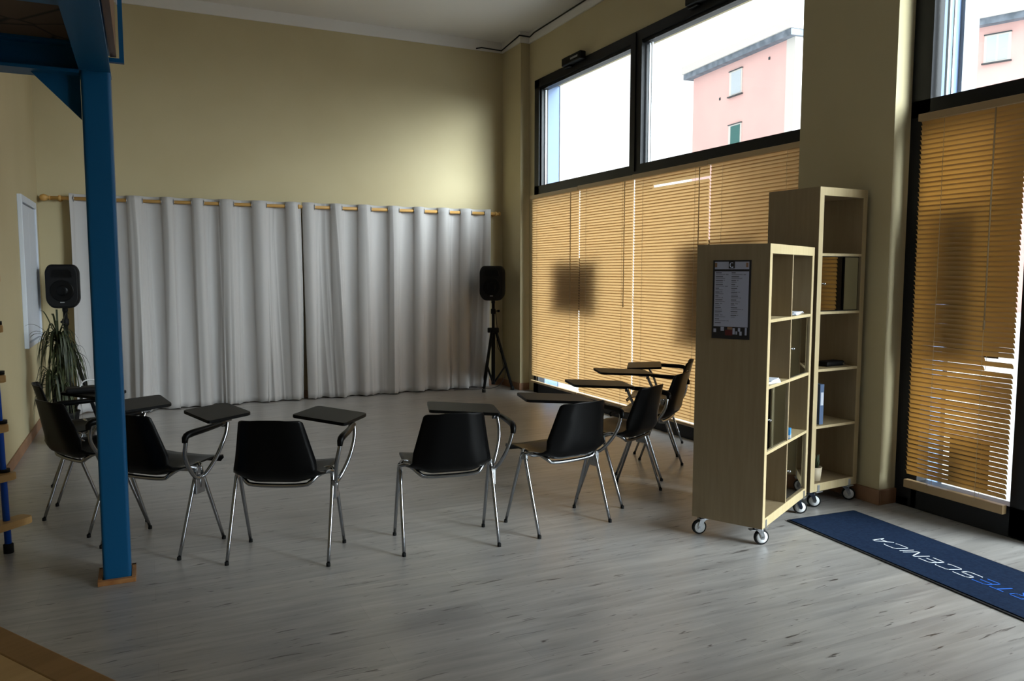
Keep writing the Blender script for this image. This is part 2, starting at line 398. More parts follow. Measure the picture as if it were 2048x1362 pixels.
# glazed entrance: door leaf with its own stiles, then more glazing towards the camera side
g = G()
ST = 3.205
g.box(FX0, FX1, DY0, DY1, WZ-FT, WZ); g.box(FX0, FX1, DY0, DY1, 2.375, 2.475)
g.box(FX0, FX1, ST, DY1, 0, WZ)
g.box(FX0, FX1, DY0, DY1, 0, .05)
for y in (.2, DY0+.05):
    g.box(FX0, FX1, y-.05, y+.05, 0, WZ)
g.box(FX0, FX1, 1.55, 1.65, 0, WZ)
door = struct(g.obj('door_1', 'frame'))
g = G()                                                                   # the leaf
g.box(FX0-.012, FX1-.01, 2.43, 2.60, .01, 2.375); g.box(FX0-.012, FX1-.01, ST-.035, ST+.02, .01, 2.375)
g.box(FX0-.012, FX1-.01, 2.43, ST, .01, .175); g.box(FX0-.012, FX1-.01, 2.43, ST, 2.33, 2.40)
leaf = g.obj('leaf', 'frame', door)
box(XR+.01, XR+.014, 2.59, ST-.02, .16, 2.35).obj('leaf_pane', 'glass', leaf)
for y0, y1, z0, z1 in [(2.43, ST, 2.47, 3.6), (1.64, 2.44, 2.47, 3.6), (1.64, 2.44, .04, 2.38), (.24, 1.56, .04, 2.38), (.24, 1.56, 2.47, 3.6),
                       (-1.36, .16, .04, 2.38), (-1.36, .16, 2.47, 3.6)]:
    box(XR+.012, XR+.016, y0, y1, z0, z1).obj('pane', 'glass', door)
g = G(); g.box(XR+.03, XR+.045, 3.15, 3.165, 2.49, 3.58); g.box(XR+.03, XR+.045, 3.118, 3.126, 2.49, 3.58)
g.obj('spacer', 'white_panel', door)

# ------------------------------------------------------------------ mezzanine: blue steel post, beams, boards, railing bracket
post = thing('steel_post', 'blue painted steel post standing in front of the chairs, orange wood collar at its foot', 'post', (-.155, 4.03, 0))
PXa, PXb = -.218, -.102
g = G(); g.prism(rounded([(-.0625, -.05), (.0555, -.05), (.0555, .10), (-.0625, .10)], .016, 6), 0, 2.33)
g.obj('column_shaft', 'blue', post)
g = G(); g.box(-.085, .075, -.078, -.053, 0, .022, bev=.002); g.box(-.085, -.066, -.05, .12, 0, .022); g.box(.058, .075, -.05, .12, 0, .022); g.box(-.085, .075, .103, .12, 0, .022)
g.obj('wood_collar', 'base_wood', post)
ZM = 2.33
beam = thing('steel_beam', 'dark blue steel beam running overhead from the post towards the camera', 'beam', (0, 0, 0))
g = G()
g.box(-.222, -.098, -2.0, 4.13, ZM, ZM+.014); g.box(-.168, -.152, -2.0, 4.13, ZM+.014, ZM+.108); g.box(-.222, -.098, -2.0, 4.13, ZM+.108, ZM+.12)
g.obj('i_beam', 'blue', beam)
cross = thing('steel_beam', 'dark blue steel beam running from the post top to the left wall', 'beam', (0, 0, 0))
g = G()
g.box(XL, -.222, 3.98, 4.12, ZM-.014, ZM); g.box(XL, -.222, 4.045, 4.055, ZM, ZM+.108); g.box(XL, -.222, 3.98, 4.12, ZM+.108, ZM+.12)
g.obj('i_beam', 'blue', cross)
g = G(); g.prism([(-.222, ZM-.014), (-.222, ZM-.205), (-.410, ZM-.014)], -.006, .006, T=Matrix.Translation((0, 4.05, 0)) @ Matrix.Rotation(PI/2, 4, 'X'))
g.obj('gusset', 'blue', cross)
cross2 = thing('steel_beam', 'dark blue steel beam crossing overhead nearer the camera, cut by the top edge', 'beam', (0, 0, 0))
g = G(); g.box(XL, -.222, 3.02, 3.14, ZM+.02, ZM+.032); g.box(XL, -.222, 3.075, 3.085, ZM+.032, ZM+.108); g.box(XL, -.222, 3.02, 3.14, ZM+.108, ZM+.12)
g.obj('i_beam', 'blue', cross2)
struct(box(XL, -.098, YF, 4.13, ZM+.121, ZM+.165).obj('trim_3', 'slab'))          # mezzanine floor boards
rail = thing('railing_bracket', 'blue flat steel railing bracket beside the mezzanine beam end at top left', 'bracket', (0, 0, 0))
g = G()
g.box(-.110, -.042, 4.0, 4.03, ZM+.052, ZM+.070); g.box(-.061, -.042, 4.0, 4.03, ZM+.070, ZM+1.2)
g.obj('flat_bar', 'blue', rail)
board = box(-.098, -.072, -2.0, 3.99, ZM+.07, ZM+.30).obj('edge_board', 'board')
tag(board, 'dark brown wooden edge board running along the mezzanine beam', 'board')
g = box(-.066, -.060, .2, 3.99, ZM+.30, ZM+.95)
g.obj('railing_panel', 'white_panel', rail)

# ladder with wooden treads on blue poles
lad = thing('loft_ladder', 'blue tubular ladder with small wooden treads at the left edge', 'ladder', (-.678, 4.65, 0), math.radians(225))
# local x runs from the outer pole to the one by the wall
for xx in (0, .235):
    p = G().tube([(xx, 0, .03), (xx+.045, 0, 2.31)], .0165, 14).obj('pole', 'pole_blue', lad)
    G().lathe([(.0, 0), (.024, 0), (.024, .045), (.018, .05)], 14, T=Matrix.Translation((xx, 0, 0))).obj('rubber_foot', 'rubber', p)
for k in range(7):
    z = .135+.252*k
    a = -.105 if k == 0 else (-.03 if k == 1 else -.004)
    t = G().prism(rounded([(a, -.035), (.25, -.035), (.25, .055), (a, .055)], .02), z, z+.036, bev=.004).obj('tread', 'tread', lad)
    if k: G().lathe([(.026, 0), (.026, .018)], 14, T=Matrix.Translation((0, 0, z+.036))).obj('clamp_ring', 'black_matte', t)

# desk in the near left corner
dv_ = Vector((.216, -.331, 0)).normalized(); ang = math.atan2(dv_.y, dv_.x)
desk = thing('wooden_desk', 'honey brown wooden desktop cut off at the bottom left corner', 'desk', (-.28, 1.771, 0), ang)
g = G(); g.slot = 0; g.box(-.17, 1.2, -.62, -.058, .722, .75); g.obj('desktop', 'desk', desk)
g = G(); g.box(-.17, 1.2, -.058, 0, .722, .751, bev=.003); g.obj('edge_band', 'desk_edge', desk)
for x in (-.1, 1.12):
    for y in (-.56, -.08): box(x-.025, x+.025, y-.025, y+.025, 0, .722).obj('leg', 'desk_edge', desk)

# white framed panel on the left wall
pn = thing('wall_cabinet', 'narrow white cabinet door set on the left wall beside the curtain', 'cabinet', (XL, 8.13, 0))
g = G(); D = .035
g.box(0, D, -.50, -.45, .80, 2.09, bev=.004); g.box(0, D, .45, .50, .80, 2.09, bev=.004); g.box(0, D, -.45, .45, 2.03, 2.09, bev=.004); g.box(0, D, -.45, .45, .80, .84, bev=.004)
g.obj('frame', 'white_panel', pn)
d_ = G().box(.002, .022, -.44, .0, .85, 2.02, bev=.002).obj('door', 'white_panel', pn)
for z in (1.0, 1.4, 1.8): box(.022, .03, -.44, -.425, z, z+.05).obj('hinge', 'black_matte', d_)
G().box(.002, .022, .004, .44, .85, 2.02, bev=.002).obj('door', 'white_panel', pn)

# ------------------------------------------------------------------ curtains on a wooden rod
RZ, RY = 2.176, 8.995
rod = thing('curtain_rod', 'long pale wooden curtain rod spanning the back wall', 'curtain rod', (0, 0, 0))
G().tube([(-.80, RY, RZ), (4.06, RY, RZ)], .018, 14).obj('pole', 'rod', rod)
for x, s in ((-.80, -1), (4.06, 1)):
    T = Matrix.Translation((x, RY, RZ)) @ Matrix.Rotation(s*PI/2, 4, 'Y')
    if s < 0: G().lathe([(.014, 0), (.022, .004), (.022, .01), (.016, .014), (.032, .04), (.036, .06), (.026, .085), (0.001, .095)], 18, T=T).obj('finial', 'rod', rod)
    else: G().lathe([(.014, 0), (.024, .004), (.024, .02), (.001, .026)], 18, T=T).obj('finial', 'rod', rod)
for x in (-.72, 1.606, 4.02):
    g = G(); g.lathe([(.028, 0), (.028, .01), (.012, .014), (.012, .075)], 16, T=Matrix.Translation((x, YB, RZ)) @ Matrix.Rotation(PI/2, 4, 'X'))
    g.lathe([(.0185, -.012), (.025, -.012), (.025, .012), (.0185, .012)], 16, T=Matrix.Translation((x, RY, RZ)) @ Matrix.Rotation(PI/2, 4, 'Y'))
    g.obj('bracket', 'rod', rod)

# visible rod pieces (curtain behind the rod) measured along the wall
gaps_l = [(-.60, -.40), (-.29, -.125), (.024, .199), (.319, .489), (.613, .768), (.916, 1.097), (1.255, 1.458)]
gaps_r = [(1.777, 1.957), (2.089, 2.274), (2.428, 2.631), (2.765, 2.95), (3.076, 3.253), (3.395, 3.545), (3.691, 3.865)]
def make_curtain(name, label, x0, x1, gaps, bx0, bx1, bulge, seed):
    rnd = random.Random(seed)
    cr = []                                                              # crossings of the rod line, alternating sign
    for a, b in gaps: cr += [a, b]
    def phase(x):
        # piecewise phase: even intervals (inside gap) behind the rod (+), others in front (-)
        pts = cr
        if x <= pts[0]: return -(math.sin(PI*min(1, (pts[0]-x)/.14)))*1.0
        if x >= pts[-1]: return -(math.sin(PI*min(1, (x-pts[-1])/.14)))*1.0
        for i in range(len(pts)-1):
            if pts[i] <= x <= pts[i+1]:
                t = (x-pts[i])/(pts[i+1]-pts[i]); return math.sin(PI*t)*(1 if i % 2 == 0 else -1)
    nx, nz = 560, 40; rows = []
    creases = [(x0+(x1-x0)*rnd.random(), rnd.uniform(.025, .06), rnd.uniform(.010, .024), rnd.uniform(-.07, .07)) for _ in range(22)]
    ztop, zbot = RZ+.048, .012
    sub = [(rnd.uniform(0, 6.28), rnd.uniform(2.2, 5.5), rnd.uniform(.4, 1)) for _ in range(6)]
    for j in range(nz+1):
        v = j/nz; z = ztop+(zbot-ztop)*v; row = []
        for i in range(nx+1):
            u = i/nx; x = x0+(x1-x0)*u
            p = phase(x)
            sharp = math.copysign(abs(p)**(.75), p)
            off = sum(math.sin(x*f*2.3+ph+v*1.1*math.sin(ph))*a for ph, f, a in sub)
            fine = math.sin(x*47+off*1.5+1.3*v*math.sin(x*9))*.5
            amp = .052*(1+.5*v)
            y = RY-.002 + amp*sharp*(1-.35*v) - v*v*(.024*off*.6+.012*fine*1.6) - bulge(u)*v*v
            for cx, cw_, ca, cl in creases:
                dxx = (x+cl*v-cx)/cw_
                if -1 < dxx < 1: y -= ca*(.25+.75*v)*((1-abs(dxx)) if dxx < 0 else (1-dxx)**3)
            # lean of the folds
            xs = x - .016*p*min(1, v*4+.2) + v*(bx0+(bx1-bx0)*u) + .020*v*math.sin(x*13+off) 
            y = min(y, YB-.018)
            z2 = z
            if j == nz: z2 = .006+.010*abs(math.sin(x*31))
            row.append((xs, y, z2))
        rows.append(row)
    g = G(); g.grid(rows); c = g.obj(name, 'curtain')
    s = c.modifiers.new('cloth', 'SOLIDIFY'); s.thickness = .0018
    tag(c, label, 'curtain', 'grey eyelet curtains on the back wall')
    # eyelet rings, one metal ring at every rod crossing
    for xx in cr:
        T = Matrix.Translation((xx, RY, RZ)) @ Matrix.Rotation(PI/2, 4, 'Y')
        G().lathe([(.023, -.003), (.032, -.003), (.032, .003), (.023, .003)], 18, T=T).obj('eyelet', 'dull_metal', c)
    return c
make_curtain('eyelet_curtain', 'left pale grey eyelet curtain, partly hidden by the blue post', -.64, 1.625, gaps_l, -.0, .0, lambda u: .05+.10*math.exp(-((u-.32)/.16)**2), 3)
make_curtain('eyelet_curtain', 'right pale grey eyelet curtain, beside the speaker in the corner', 1.640, 3.925, gaps_r, .0, -.06, lambda u: .03+.05*math.exp(-((u-.3)/.3)**2), 11)

# ------------------------------------------------------------------ venetian blinds
def blind(label, ya, yb, ztop, zbot, rail_z, smat, rmat, tilt, pitch, wand_y=None, gap_rows={}, dx=0.0, rail_h=.022):
    """ya > yb ; slats hang in the plane x = 4.2"""
    X = 4.195+dx
    b = thing('venetian_blind', label, 'blind', (X, (ya+yb)/2, 0), 0, None)
    w = (ya-yb)/2
    g = G(); g.box(-.028, .028, -w-.004, w+.004, ztop, ztop+.042, bev=.002); g.obj('head_rail', rmat, b)
    g = G(); n = int((ztop-.03-zbot)/pitch); c = .035
    for k in range(n+1):
        z = ztop-.012-k*pitch
        keep = gap_rows.get(k, 0.0)          # share of the slat missing at its camera-side end
        tl = tilt+random.uniform(-.05, .05) + (.22 if k < 3 else 0)
        sag = random.uniform(-.0012, .0012)
        pr = []
        for q in (-.5, -.3, -.1, .1, .3, .5):
            u = q*c; hgt = .0042*(1-4*q*q)
            pr.append((u*math.cos(tl)+hgt*math.sin(tl), -u*math.sin(tl)+hgt*math.cos(tl)))
        segs = 6; rows = []
        for px, pz in pr:
            rows.append([(px, -w+2*w*(keep+(1-keep)*i/segs), z+pz+sag*math.sin(PI*i/segs)) for i in range(segs+1)])
        g.grid(rows)
    g.obj('slats', smat, b)
    g = G(); g.box(-.018, .018, -w, w, rail_z-rail_h*.7, rail_z+rail_h*.3, bev=.003); g.obj('bottom_rail', rmat, b)
    g = G()
    for yy in (-w+.16, w-.16):
        for xx in (-.019, .019):
            g.tube([(xx, yy, ztop), (xx, yy, rail_z)], .0011, 5)
    g.obj('ladder_cord', 'cord', b)
    if wand_y is not None:
        g = G(); g.tube([(-.034, wand_y, ztop-.005), (-.037, wand_y, ztop-1.15)], .0042, 8); g.lathe([(.001, 0), (.006, .005), (.006, .05), (.001, .06)], 8, T=Matrix.Translation((-.037, wand_y, ztop-1.2)))
        g.obj('tilt_wand', rmat, b)
    return b
TL = math.radians(70)
blind('wooden venetian blind nearest the corner pier, its bottom rail hanging loose', 8.325, 7.222, 2.305, .21, .150, 'slat', 'rail', TL, .0275, -.43)
blind('wooden venetian blind second from the corner, one dark notice behind its left half', 7.208, 6.208, 2.312, .16, .150, 'slat', 'rail', TL+.03, .0275, -.40)
blind('wooden venetian blind third from the corner, left of the low bookcase', 6.192, 5.122, 2.315, .16, .150, 'slat', 'rail', TL-.02, .0275, -.45, gap_rows={3: .72})
blind('wooden venetian blind running behind the two bookcases and the pier', 5.106, 4.10, 2.318, .16, .150, 'slat', 'rail', TL, .0275)
blind('darker amber venetian blind hanging on the glazed entrance door', 3.213, 2.60, 2.335, .20, .172, 'slat_door', 'rail_dark', math.radians(57), .0275, -.16, gap_rows={49: .26, 51: .26}, rail_h=.05)

# notices taped on the glass behind the blinds
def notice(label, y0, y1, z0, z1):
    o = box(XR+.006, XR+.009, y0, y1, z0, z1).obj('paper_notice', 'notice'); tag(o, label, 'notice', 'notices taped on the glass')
notice('sheet taped on the window behind the first and second blinds', 6.78, 7.75, 1.03, 1.60)
notice('sheet taped on the window just left of the low bookcase', 4.6, 5.45, .85, 1.72)
notice('tall sheet taped at eye level on the door glass behind the amber blind', 2.74, 3.05, .97, 1.86)
notice('small sheet taped low on the door glass behind the amber blind', 2.76, 3.0, .20, .49)

# window opener boxes on the frame head
for i, (y0, y1, lb) in enumerate([(7.20, 7.60, 'black motor box on the window head near the corner pier'), (5.1, 5.47, 'black motor box on the window head cut by the top edge')]):
    t = thing('window_opener', lb, 'motor', (XR-.03, (y0+y1)/2, 3.66), 0, 'window opener motors'); w = (y1-y0)/2
    G().box(-.075, 0, -w, w, .0, .085, bev=.012).obj('housing', 'black_matte', t)
    G().box(-.045, 0, w-.13, w, -.02, .10, bev=.006).obj('end_cap', 'black_plastic', t)
    G().box(-.078, -.07, -w+.05, w-.2, .03, .05).obj('nameplate', 'dull_metal', t)
# black cable along the cornice
cb = G().tube([(3.79, YB-.03, CZ0+.012), (3.86, YB-.035, CZ0+.03), (PX2-.03, YB-.03, CZ0+.025), (PX2-.03, 8.545, CZ0+.075), (XR-.02, 8.535, CZ0+.07), (XR-.028, 8.40, CZ0+.085),
     (XR-.028, 7.0, CZ0+.10), (XR-.028, 4.2, CZ0+.105)], .008, 8).obj('ceiling_cable', 'cable')
tag(cb, 'thin black cable running along the cornice above the window', 'cable')

# ------------------------------------------------------------------ tablet-arm chairs
def shell_mesh():
    # (f, z, half width, side lift, side forward)
    prof = [(.238, .405, .185, .004, 0), (.245, .420, .20, .006, 0), (.228, .434, .213, .010, 0), (.17, .436, .222, .016, 0), (.08, .426, .226, .024, 0), (-.02, .414, .228, .032, 0),
            (-.10, .408, .226, .042, .0), (-.145, .416, .216, .046, .004), (-.178, .440, .206, .040, .012), (-.198, .475, .206, .014, .034), (-.213, .53, .200, 0, .042), (-.232, .61, .182, 0, .038), (-.250, .69, .165, 0, .032),
            (-.259, .725, .157, 0, .029), (-.263, .737, .151, -.004, .028), (-.265, .742, .138, -.004, .026)]
    rows = []; m = 16
    for f, z, hw, lift, fwd in prof:
        row = []
        for k in range(m+1):
            t = -1+2*k/m; a = abs(t)
            c = max(0, (a-.45)/.55)
            row.append((hw*t, f+fwd*c**1.5 + .012*(a**2 if z > .5 else 0), z+lift*c**1.4))
        rows.append(row)
    g = G(); g.grid(rows)
    bmesh.ops.recalc_face_normals(g.bm, faces=g.bm.faces)
    bmesh.ops.solidify(g.bm, geom=list(g.bm.faces), thickness=.006)
    for f in g.bm.faces: f.smooth = True
    return g
TAB = [(-.055, .11), (-.10, .405), (.295, .31), (.345, .02)]
HINGE = (.305, .13)
def make_chair():
    t = thing('tablet_arm_chair', '', 'chair')
    shell_mesh().obj('seat_shell', 'black_plastic', t)
    tr = .0105
    for fr, nm in ((-1, 'rear'), (1, 'front')):
        # cross bar under the seat, dipping between the legs
        bz = .392 if fr < 0 else .396; bf = -.125 if fr < 0 else .06
        pts = [(-.243, fr*.012, .435), (-.225, fr*.02+bf*.25, .448), (-.195, bf*.7, .443), (-.165, bf, .415), (-.135, bf, bz), (.135, bf, bz), (.165, bf, .415), (.195, bf*.7, .443), (.225, fr*.02+bf*.25, .448), (.243, fr*.012, .435)]
        G().tube(pts, tr, 10, smooth_path=2).obj('cross_bar', 'chrome', t)
        for s in (-1, 1):
            l = G().tube([(s*.243, fr*.012, .437), (s*.247, fr*.026, .40), (s*.2525, fr*.167, .008)], [tr, tr, .0085], 10, smooth_path=1).obj('leg', 'chrome', t)
            G().lathe([(.001, 0), (.0105, 0), (.0105, .016), (.008, .018)], 10, T=Matrix.Translation((s*.2527, fr*.1672, 0))).obj('rubber_foot', 'rubber', l)
    # junction plates
    for s in (-1, 1):
        g = G(); g.box(s*.243-.008, s*.243+.008, -.03, .03, .405, .437, bev=.003); g.obj('side_joint', 'dull_metal', t)
    g = G(); g.box(.244, .266, -.045, .020, .305, .395, bev=.002); o = g.obj('clamp_plate', 'dull_metal', t)
    # tube of the arm
    pts = [(.325, -.165, .635), (.322, -.172, .60), (.300, -.160, .52), (.280, -.09, .43), (.262, -.035, .385), (.268, .015, .388), (.305, .06, .47), (.325, .085, .54), (.330, .12, .60), (.322, .14, .652)]
    G().tube(pts, .0105, 10, smooth_path=2).obj('arm_tube', 'chrome', t)
    G().tube([(.255, -.01, .335), (.262, -.012, .40)], .012, 8).obj('clamp_stem', 'chrome', t)
    g = G(); g.tube([(.324, -.180, .607), (.326, -.178, .636), (.331, -.15, .648), (.335, -.04, .652), (.325, .11, .656)], [.013, .017, .018, .0165, .013], 12, smooth_path=1); g.obj('armrest', 'black_plastic', t)
    g = G(); g.box(-.03, .03, -.035, .035, .652, .662, bev=.002, T=Matrix.Translation((HINGE[0]-.02, HINGE[1]+.02, 0))); g.lathe([(.012, .63), (.012, .668)], 10, T=Matrix.Translation((HINGE[0], HINGE[1], 0)))
    g.obj('tablet_hinge', 'chrome', t)
    poly = rounded([(x-HINGE[0], y-HINGE[1]) for x, y in TAB], [.02, .03, .03, .02])
    g = G(); g.prism(poly, .664, .681, bev=.003); o = g.obj('writing_tablet', 'tablet', t); o.location = (HINGE[0], HINGE[1], 0)
    return t
chairs = [  # x, y, heading (deg), tablet turn, label
    (.05, 4.46, 45.7, -18, 'black tablet-arm chair just right of the blue post, its desk board to the right'),
    (-.30, 5.04, 30, -8, 'black tablet-arm chair left of the blue post, back turned to the wall'),
    (-.40, 5.74, 8, 40, 'black tablet-arm chair mostly hidden behind its neighbour and the blue post'),
    (.625, 4.025, 63.5, -21, 'black tablet-arm chair seen from behind, third along the arc from the left wall'),
    (1.43, 3.86, 81.5, -17, 'black tablet-arm chair with its back to us mid arc, pale tag on its leg'),
    (2.13, 3.88, 98.5, -30, 'black tablet-arm chair seen from behind, the one right of the middle chair'),
    (2.768, 4.21, 116.7, -50, 'black tablet-arm chair before the blinds, sixth of the arc, angled left'),
    (3.32, 4.65, 126.4, -64, 'black tablet-arm chair behind the sixth, legs against the window sill'),
    (3.80, 5.20, 138, 20, 'black tablet-arm chair farthest right, mostly hidden by the low bookcase'),
]
first = make_chair()
for i, (x, y, a, tt, lb) in enumerate(chairs):
    c = first if i == 0 else copy_tree(first)
    c.location = (x, y, 0); c.rotation_euler = (0, 0, math.radians(a-90))
    c['label'] = lb; c['group'] = 'black tablet-arm chairs in an arc'
    for ch in c.children:
        if ch.name.startswith('writing_tablet'): ch.rotation_euler = (0, 0, math.radians(tt))
        if ch.name.startswith('clamp_plate') and i == 4:
            ch.data = ch.data.copy(); ch.data.materials[0] = M['white_plastic']; ch['label'] = 'pale clamp tag'

# ------------------------------------------------------------------ bookcases on casters
def caster_parts(root, x, y, yaw, tab_face=None):
    c = bpy.data.objects.new('caster', None); COL.objects.link(c); c.parent = root; c.location = (x, y, 0); c.rotation_euler = (0, 0, yaw)
    c['label'] = 'chrome swivel caster with white wheel'
    g = G(); g.box(-.03, .03, -.03, .03, .098, .1045, bev=.001); g.lathe([(.022, .088), (.024, .098)], 14)
    g.prism(rounded([(-.012, -.022), (.03, -.022), (.03, .022), (-.012, .022)], .008), .080, .090, bev=.001)
    for s in (-1, 1):
        g.prism([(-.012, .088), (.026, .088), (.040, .045), (.036, .030), (.024, .030), (.010, .062)], -.0015, .0015, T=Matrix.Translation((0, s*.0165, 0)) @ Matrix.Rotation(PI/2, 4, 'X'))
    g.tube([(.03, -.021, .0405), (.03, .021, .0405)], .005, 8)
    g.prism(rounded([(-.045, -.015), (-.01, -.015), (-.01, .015), (-.045, .015)], .006), .082, .086)
    g.obj('fork', 'chrome', c)
    T = Matrix.Translation((.026, 0, .041)) @ Matrix.Rotation(PI/2, 4, 'X')
    G().lathe([(.030, -.011), (.037, -.012), (.0405, -.008), (.041, 0), (.0405, .008), (.037, .012), (.030, .011)], 26, T=T).obj('tyre', 'rubber', c)
    G().lathe([(.001, -.012), (.009, -.014), (.012, -.0115), (.0315, -.0112), (.0315, .0112), (.012, .0115), (.009, .014), (.001, .012)], 26, T=T).obj('wheel_disc', 'white_plastic', c)
    return c
def bookcase(label, loc, rz, w, d, h, nx, nz, z0=.105):
    """x along the open front (facing -y), near corner at the origin"""
    t = thing('rolling_bookcase', label, 'bookcase', loc, rz)
    T = .038; s = .016
    for x in (0, w-T): 
        g = G(); g.box(x, x+T, .0015, d, z0, z0+h); g.obj('side_panel', 'birch', t)
        g = G(); g.box(x+.0005, x+T-.0005, -.001, .0015, z0, z0+h-.05); g.obj('edge_strip', 'birch_edge', t)
    for z in (z0, z0+h-.05):
        up = z > z0+.1
        g = G(); g.box(T, w-T, .003, d, z, z+.05); p_ = g.obj('top_panel' if up else 'bottom_panel', 'birch', t)
        g = G(); g.box(0 if up else T, w if up else w-T, -.0015, .003, z, z+.05, bev=.0008); g.obj('front_edge', 'birch_edge', p_)
    ch = (h-.10)/nz; cw = (w-2*T)/nx
    for k in range(1, nz):
        z = z0+.05+ch*k; g = G(); g.box(T, w-T, 0, d-.002, z-s/2, z+s/2); g.obj('shelf', 'birch_edge', t)
    for i in range(1, nx):
        x = T+cw*i
        for k in range(nz):
            za = z0+.05+ch*k+(s/2 if k else 0); zb = z0+.05+ch*(k+1)-(s/2 if k < nz-1 else 0)
            g = G(); g.box(x-.008, x+.008, .002, d-.002, za, zb); g.obj('divider', 'birch', t)
    return t, T, s, ch, cw, z0
def mirror_door(t, T, s, ch, cw, z0, i, k, knob_side=-1, fr=.004):
    x0 = T+cw*i+(.008 if i else 0); x1 = T+cw*(i+1)-.008*(1 if i == 0 and cw < .36 else 0)
    za = z0+.05+ch*k+s/2; zb = z0+.05+ch*(k+1)-s/2
    g = G(); g.box(x0+.001, x1-.001, .012, .024, za+.001, zb-.001); d = g.obj('mirror_door', 'black_matte', t); d['label'] = 'mirrored cabinet door'
    g = G(); g.box(x0+.006, x1-.006, .0105, .0125, za+.006, zb-.006); g.obj('mirror', 'mirror', d)
    kx = x0+.022 if knob_side < 0 else x1-.022
    g = G(); g.lathe([(.003, 0), (.0035, .010), (.007, .013), (.0075, .02), (.005, .023), (.001, .024)], 12, T=Matrix.Translation((kx, .0105, (za+zb)/2)) @ Matrix.Rotation(PI/2, 4, 'X')); g.obj('knob', 'chrome', d)
LOX, LOY, LOT = 2.885, 3.0375, .4924
low, *q = bookcase('low two-column birch bookcase on casters with a poster on its end', (LOX, LOY, 0), LOT, .79, .39, 1.49, 2, 4)
mirror_door(low, *q, 1, 2); mirror_door(low, *q, 0, 1); mirror_door(low, *q, 1, 0)
for x, y, a in ((.055, .045, -.75), (.735, .045, -1.1), (.055, .345, 2.45), (.735, .345, 1.2)): caster_parts(low, x, y, a)
TAX, TAY, TAT = 3.640, 3.439, .073
tall, *q2 = bookcase('tall one-column birch bookcase on casters against the pier', (TAX, TAY, 0), TAT, .435, .39, 1.85, 1, 5)
mirror_door(tall, *q2, 0, 3)
for x, y, a in ((.055, .045, -.7), (.38, .045, -.9), (.055, .345, 2.2), (.38, .345, .6)): caster_parts(tall, x, y, a)
# screw tabs of the caster brackets on the front edge
for t, xs in ((low, (.055, .735)), (tall, (.075, .365))):
    for x in xs:
        g = G(); g.box(x-.010, x+.010, -.004, -.0015, .105, .145, bev=.001); g.box(x-.03, x+.03, -.012, .03, .100, .104); g.obj('bracket_tab', 'dull_metal', t)
# ladders of goods on the shelves : local bookcase coordinates -> world
def at(t, x, y, z): return t.matrix_basis @ Vector((x, y, z))
def shelf_z(qq, k): return qq[4]+.05+qq[2]*k+(qq[1]/2 if k else 0)
bpy.context.view_layer.update()
lowM = Tz((LOX, LOY, 0), LOT); tallM = Tz((TAX, TAY, 0), TAT)
def put(name, label, cat, Mx, x, y, z, rz=0, group=None):
    p = Mx @ Vector((x, y, z)); ang = (LOT if Mx is lowM else TAT)+rz
    return thing(name, label, cat, tuple(p), ang, group)
s_ = put('paper_stack', 'loose white papers on the top shelf of the low bookcase', 'paper', lowM, .58, .10, shelf_z(q, 3)+.0005, .1)
for k in range(5): G().box(-.105+random.uniform(-.01, .01), .105, -.08, .07+random.uniform(-.01, .01), .001+k*.0032, .0038+k*.0032, T=Matrix.Rotation(random.uniform(-.1, .1), 4, 'Z')).obj('sheet', 'paper', s_)
s_ = put('leaflet_pile', 'white and blue leaflets on the middle left shelf of the low bookcase', 'leaflets', lowM, .17, .11, shelf_z(q, 2)+.0005, -.15)
for k in range(4): G().box(-.075, .075, -.10, .10, .001+k*.005, .0055+k*.005, T=Matrix.Rotation(k*.12-.15, 4, 'Z')).obj('leaflet', 'paper', s_)
G().box(-.05, .02, -.07, .03, .0212, .0222).obj('printed_cover', 'blue_print', s_)
G().prism(rounded([(-.035, -.02), (.02, -.02), (.02, .02), (-.035, .02)], .01), .022, .045).obj('crumpled_note', 'paper', s_)
s_ = put('small_carton', 'small blue and white carton on the third shelf of the low bookcase', 'box', lowM, .462, .026, shelf_z(q, 1)+.0005, .25)
G().box(-.03, .03, -.02, .02, 0, .055, bev=.003).obj('carton_body', 'blue_print', s_); G().box(-.0305, .0305, -.0205, .0205, .004, .022).obj('label_band', 'paper', s_)
s_ = put('black_case', 'small black case behind the blue carton on the low bookcase', 'case', lowM, .465, .105, shelf_z(q, 1)+.0005, .1)
G().box(-.04, .04, -.03, .03, 0, .06, bev=.008).obj('case_body', 'black_matte', s_)
s_ = put('black_pouch', 'flat black pouch with a silver clasp on the middle shelf of the tall bookcase', 'pouch', tallM, .27, .10, shelf_z(q2, 2)+.0005, .05)
G().box(-.09, .09, -.045, .045, 0, .032, bev=.012).obj('pouch_body', 'black_matte', s_); G().box(.058, .084, -.052, -.044, .008, .02, bev=.002).obj('clasp', 'chrome', s_)
s_ = put('ring_binder', 'thin blue grey binder standing on the fourth shelf of the tall bookcase', 'binder', tallM, .112, .085, shelf_z(q2, 1)+.0005, 0)
G().box(-.018, .018, -.06, .09, 0, .25, bev=.002).obj('binder_cover', 'reveal_blue', s_); G().box(-.012, .012, -.0615, -.060, .12, .2).obj('spine_label', 'paper', s_)
s_ = put('potted_plant', 'small dark plant in a beige pot on the lowest shelf of the tall bookcase', 'plant', tallM, .118, .065, shelf_z(q2, 0)+.0005, 0)
G().lathe([(.001, 0), (.034, 0), (.044, .085), (.040, .085), (.036, .075), (.001, .072)], 18).obj('pot', 'pot_beige', s_)
g = G()
